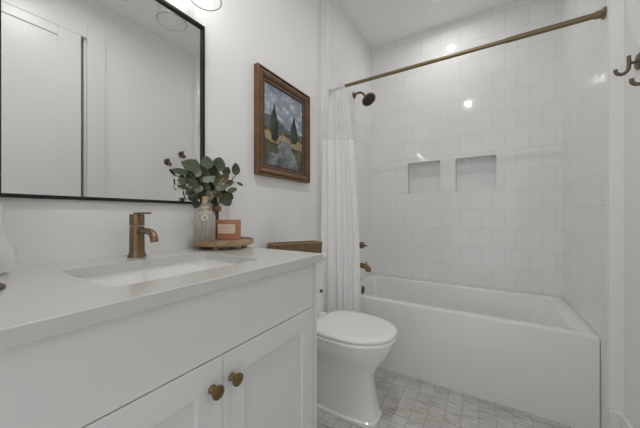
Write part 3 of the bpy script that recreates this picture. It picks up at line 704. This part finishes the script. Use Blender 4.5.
LV = [ # centre (x, y, z), length, width, roll, tilt, yaw, shade   grouped by sprig
    [((-0.025, 0.659, 1.268), 0.073, 0.056, -70, 20, 10, 0), ((-0.025, 0.61, 1.238), 0.060, 0.026, -80, 10, 20, 1), ((-0.024, 0.618, 1.201), 0.034, 0.030, -60, 0, 10, 1), ((-0.018, 0.619, 1.175), 0.047, 0.017, -78, 30, 0, 1), ((-0.022, 0.678, 1.245), 0.056, 0.038, -50, -20, 0, 2), ((-0.023, 0.652, 1.225), 0.051, 0.038, -30, 20, 30, 4)],
    [((-0.017, 0.724, 1.291), 0.056, 0.056, 5, 10, 0, 0), ((-0.023, 0.711, 1.249), 0.056, 0.047, -20, 25, 20, 1), ((0.013, 0.709, 1.219), 0.064, 0.030, 75, -25, 0, 2), ((-0.023, 0.692, 1.209), 0.056, 0.047, -30, 30, -30, 1), ((-0.02, 0.753, 1.263), 0.051, 0.051, 30, 10, 0, 4)],
    [((-0.019, 0.788, 1.295), 0.064, 0.064, 25, 15, -10, 0), ((-0.019, 0.767, 1.247), 0.051, 0.047, 10, 20, 10, 1), ((-0.02, 0.816, 1.235), 0.056, 0.038, 50, 15, 20, 3), ((-0.01, 0.771, 1.207), 0.051, 0.038, 40, -10, 10, 1), ((-0.02, 0.83, 1.27), 0.043, 0.038, 40, 20, 0, 1)],
    [((-0.025, 0.888, 1.288), 0.060, 0.051, 15, 12, -25, 1), ((0.01, 0.839, 1.181), 0.043, 0.026, 75, -10, 10, 1), ((0.023, 0.772, 1.188), 0.060, 0.034, 70, -30, 0, 0), ((-0.017, 0.842, 1.215), 0.047, 0.030, 65, 10, 0, 3), ((0.027, 0.869, 1.21), 0.034, 0.013, 120, 0, 0, 1)],
    [((0.011, 0.802, 1.133), 0.064, 0.056, 150, 15, 10, 1), ((0.004, 0.76, 1.157), 0.051, 0.038, 120, 20, 0, 3), ((-0.021, 0.806, 1.166), 0.051, 0.043, 100, 10, 20, 4), ((-0.022, 0.846, 1.155), 0.047, 0.038, 130, 5, 20, 4)],
    [((-0.02, 0.663, 1.14), 0.047, 0.043, -120, 15, 0, 4), ((-0.017, 0.679, 1.174), 0.051, 0.030, -100, -20, 10, 2), ((-0.019, 0.654, 1.196), 0.060, 0.038, -60, 20, 30, 1), ((-0.025, 0.703, 1.151), 0.047, 0.038, -150, 20, 0, 1), ((-0.025, 0.655, 1.157), 0.043, 0.034, -100, 10, 0, 1), ((-0.017, 0.674, 1.111), 0.038, 0.034, -160, 10, 0, 4)],
    [((0.004, 0.723, 1.146), 0.056, 0.038, 170, -20, 0, 0), ((-0.017, 0.716, 1.185), 0.051, 0.043, -10, 20, 30, 1), ((-0.02, 0.748, 1.188), 0.051, 0.043, 20, 25, -20, 4), ((-0.021, 0.764, 1.128), 0.043, 0.034, 150, 10, 0, 4), ((-0.019, 0.713, 1.121), 0.043, 0.038, -170, 10, 10, 4)],
]
mouth = Vector((VX, VY, TZ + .125))
def clampx(p): return Vector((max(p.x, XM + .028), p.y, p.z))
for sp in LV:
    lb, sb = B(), B()
    tips = []
    for (c, L, Wd, ro, ti, ya, sh_) in sp:
        c = Vector(c); tips.append((c, leaf(lb, c, L, Wd, ro * DG, ti * DG, ya * DG, sh_)))
    far = max(tips, key=lambda q: (q[0] - mouth).length)[1]
    mid = mouth.lerp(far, .45) + Vector((0, 0, .028))
    main = curve([mouth - Vector((0, 0, .05)), mouth, mid, clampx(far)], 6)
    add_tube(sb, main, [.0017] * len(main), 6)
    for c, base in tips:
        k = min(range(6, len(main)), key=lambda i: (main[i] - base).length + .4 * main[i].z * 0); k = max(6, k - 3)
        add_tube(sb, [main[k], main[k].lerp(base, .6) + Vector((0, 0, .004)), base], .0009, 5)
    stem = obj('sprig_stem', sb, M['stem'], eu, True)
    lf = obj('leaves', lb, LEAF, stem)
for c in [(0.032, 0.759, 1.212), (0.026, 0.774, 1.223), (0.027, 0.756, 1.201), (0.043, 0.766, 1.206), (0.037, 0.781, 1.216), (0.024, 0.716, 1.158), (0.031, 0.72, 1.145), (0.018, 0.713, 1.137), (0.026, 0.736, 1.163), (-0.019, 0.64, 1.189), (-0.019, 0.652, 1.18)]:
    bb = B(); c = Vector(c); bmesh.ops.create_icosphere(bb, subdivisions=2, radius=.0042, matrix=Matrix.Translation(c)); add_tube(bb, [c, c.lerp(mouth, .12)], .0007, 5)
    obj('seed_pod', bb, M['cork'], eu, True)['label'] = 'small tan seed pod'
# candle box
e1 = Vector((.82, .57, 0)).normalized(); e2 = Vector((-.57, .82, 0)).normalized(); b0 = Vector((.005, .757, TZ))
t = thing('candle_box', 'terracotta gift box with a cream label on the tray', 'box', tuple(b0))
BM = Matrix(((e1.x, e2.x, 0, b0.x), (e1.y, e2.y, 0, b0.y), (0, 0, 1, b0.z), (0, 0, 0, 1)))
def boxpart(name, lo, hi, m, bev, par, lab=None):
    bm = B(); add_box(bm, lo, hi, bev); bmesh.ops.transform(bm, matrix=BM, verts=bm.verts[:]); o = obj(name, bm, m, par)
    if lab: o['label'] = lab
    return o
boxpart('box_body', (0, 0, .0004), (.098, .028, .081), M['copper'], .0015, t)
boxpart('box_lid', (-.0008, -.0008, .0802), (.0988, .0288, .088), M['copperlid'], .001, t)
lb_ = boxpart('box_label', (.006, -.0012, .028), (.080, -.0002, .068), M['label'], 0, t, 'cream paper label with fine brown print')
bm = B()
for k, (a, b, z) in enumerate(((.024, .062, .056), (.018, .068, .050), (.030, .056, .043), (.022, .064, .036))): add_box(bm, (a, -.0016, z), (b, -.00121, z + .0016))
bmesh.ops.transform(bm, matrix=BM, verts=bm.verts[:]); obj('label_print', bm, M['ink'], lb_)

# woven basket on the toilet tank
f1 = Vector((.5, .866, 0)); f2 = Vector((-.866, .5, 0)); o0 = Vector((.030, 1.092, .8262))
bk = thing('woven_basket', 'small dark woven seagrass basket on the toilet tank lid', 'basket', tuple(o0 + f1 * .15 + f2 * .045))
KM = Matrix(((f1.x, f2.x, 0, o0.x), (f1.y, f2.y, 0, o0.y), (0, 0, 1, o0.z), (0, 0, 0, 1)))
bm = B(); L_, D_, H_ = .305, .098, .080
q = lambda z, d, r=.008: rrect(d, L_ - d, d, D_ - d, r, z, 3)
add_rings(bm, [q(.0004, .004), q(.045, .001), q(H_ - .003, 0), q(H_ - .003, .006), q(.045, .007), q(.007, .010)])
bmesh.ops.transform(bm, matrix=KM, verts=bm.verts[:]); obj('basket_body', bm, M['weave'], bk)
bm = B(); pts = q(H_ - .001, .003); add_tube(bm, pts + [pts[0], pts[1]], .0042, 8); bmesh.ops.transform(bm, matrix=KM, verts=bm.verts[:]); obj('basket_rim', bm, M['weaverim'], bk, True)['label'] = 'plaited rim with its highlight in the colour'

# hand towel on a small stand at the near end of the vanity
t = thing('towel_stand', 'dark bronze hand-towel stand at the near end of the vanity top', 'towel stand', (.222, .058, ZT))
bm = B(); add_lathe(bm, [(.062, ZT + .0004), (.062, ZT + .005), (.055, ZT + .009), (.010, ZT + .014)], (.222, .058, 0), n=40); obj('base', bm, M['dbronze'], t, True)
bm = B(); add_tube(bm, [(.222, .058, ZT + .012), (.222, .058, ZT + .345)], .006, 12); obj('post', bm, M['dbronze'], t, True)
bm = B(); add_tube(bm, curve([(.222, .058, ZT + .338), (.13, .058, ZT + .340), (.0, .065, ZT + .340), (-.02, .065, ZT + .340)], 5), .005, 10); obj('arm', bm, M['dbronze'], t, True)
bm = B(); g = []
for j in range(41):                         # a folded cloth gathered at the arm and flaring towards its hem
    s = j / 40; z = lerp(ZT + .352, ZT + .012, s); row = []
    hw_ = .024 + .062 * s ** .9
    for i in range(96):
        a = 2 * PI * i / 96; rf = 1 + .10 * math.sin(9 * a + 2 * s) * (.3 + s) + .05 * math.sin(23 * a + 9 * s) + .03 * math.sin(31 * a - 40 * s)
        row.append(Vector((.055 + (.028 + .012 * s) * rf * math.cos(a), .066 + hw_ * rf * math.sin(a) + .004 * math.sin(z * 60), z + .008 * math.sin(5 * a) * s)))
    g.append(row)
add_rings(bm, g, True, False)
tag(obj('hand_towel', bm, M['towel'], None, True, angle=180), 'crinkled white gauze hand towel hanging at the near end of the vanity', 'hand towel')
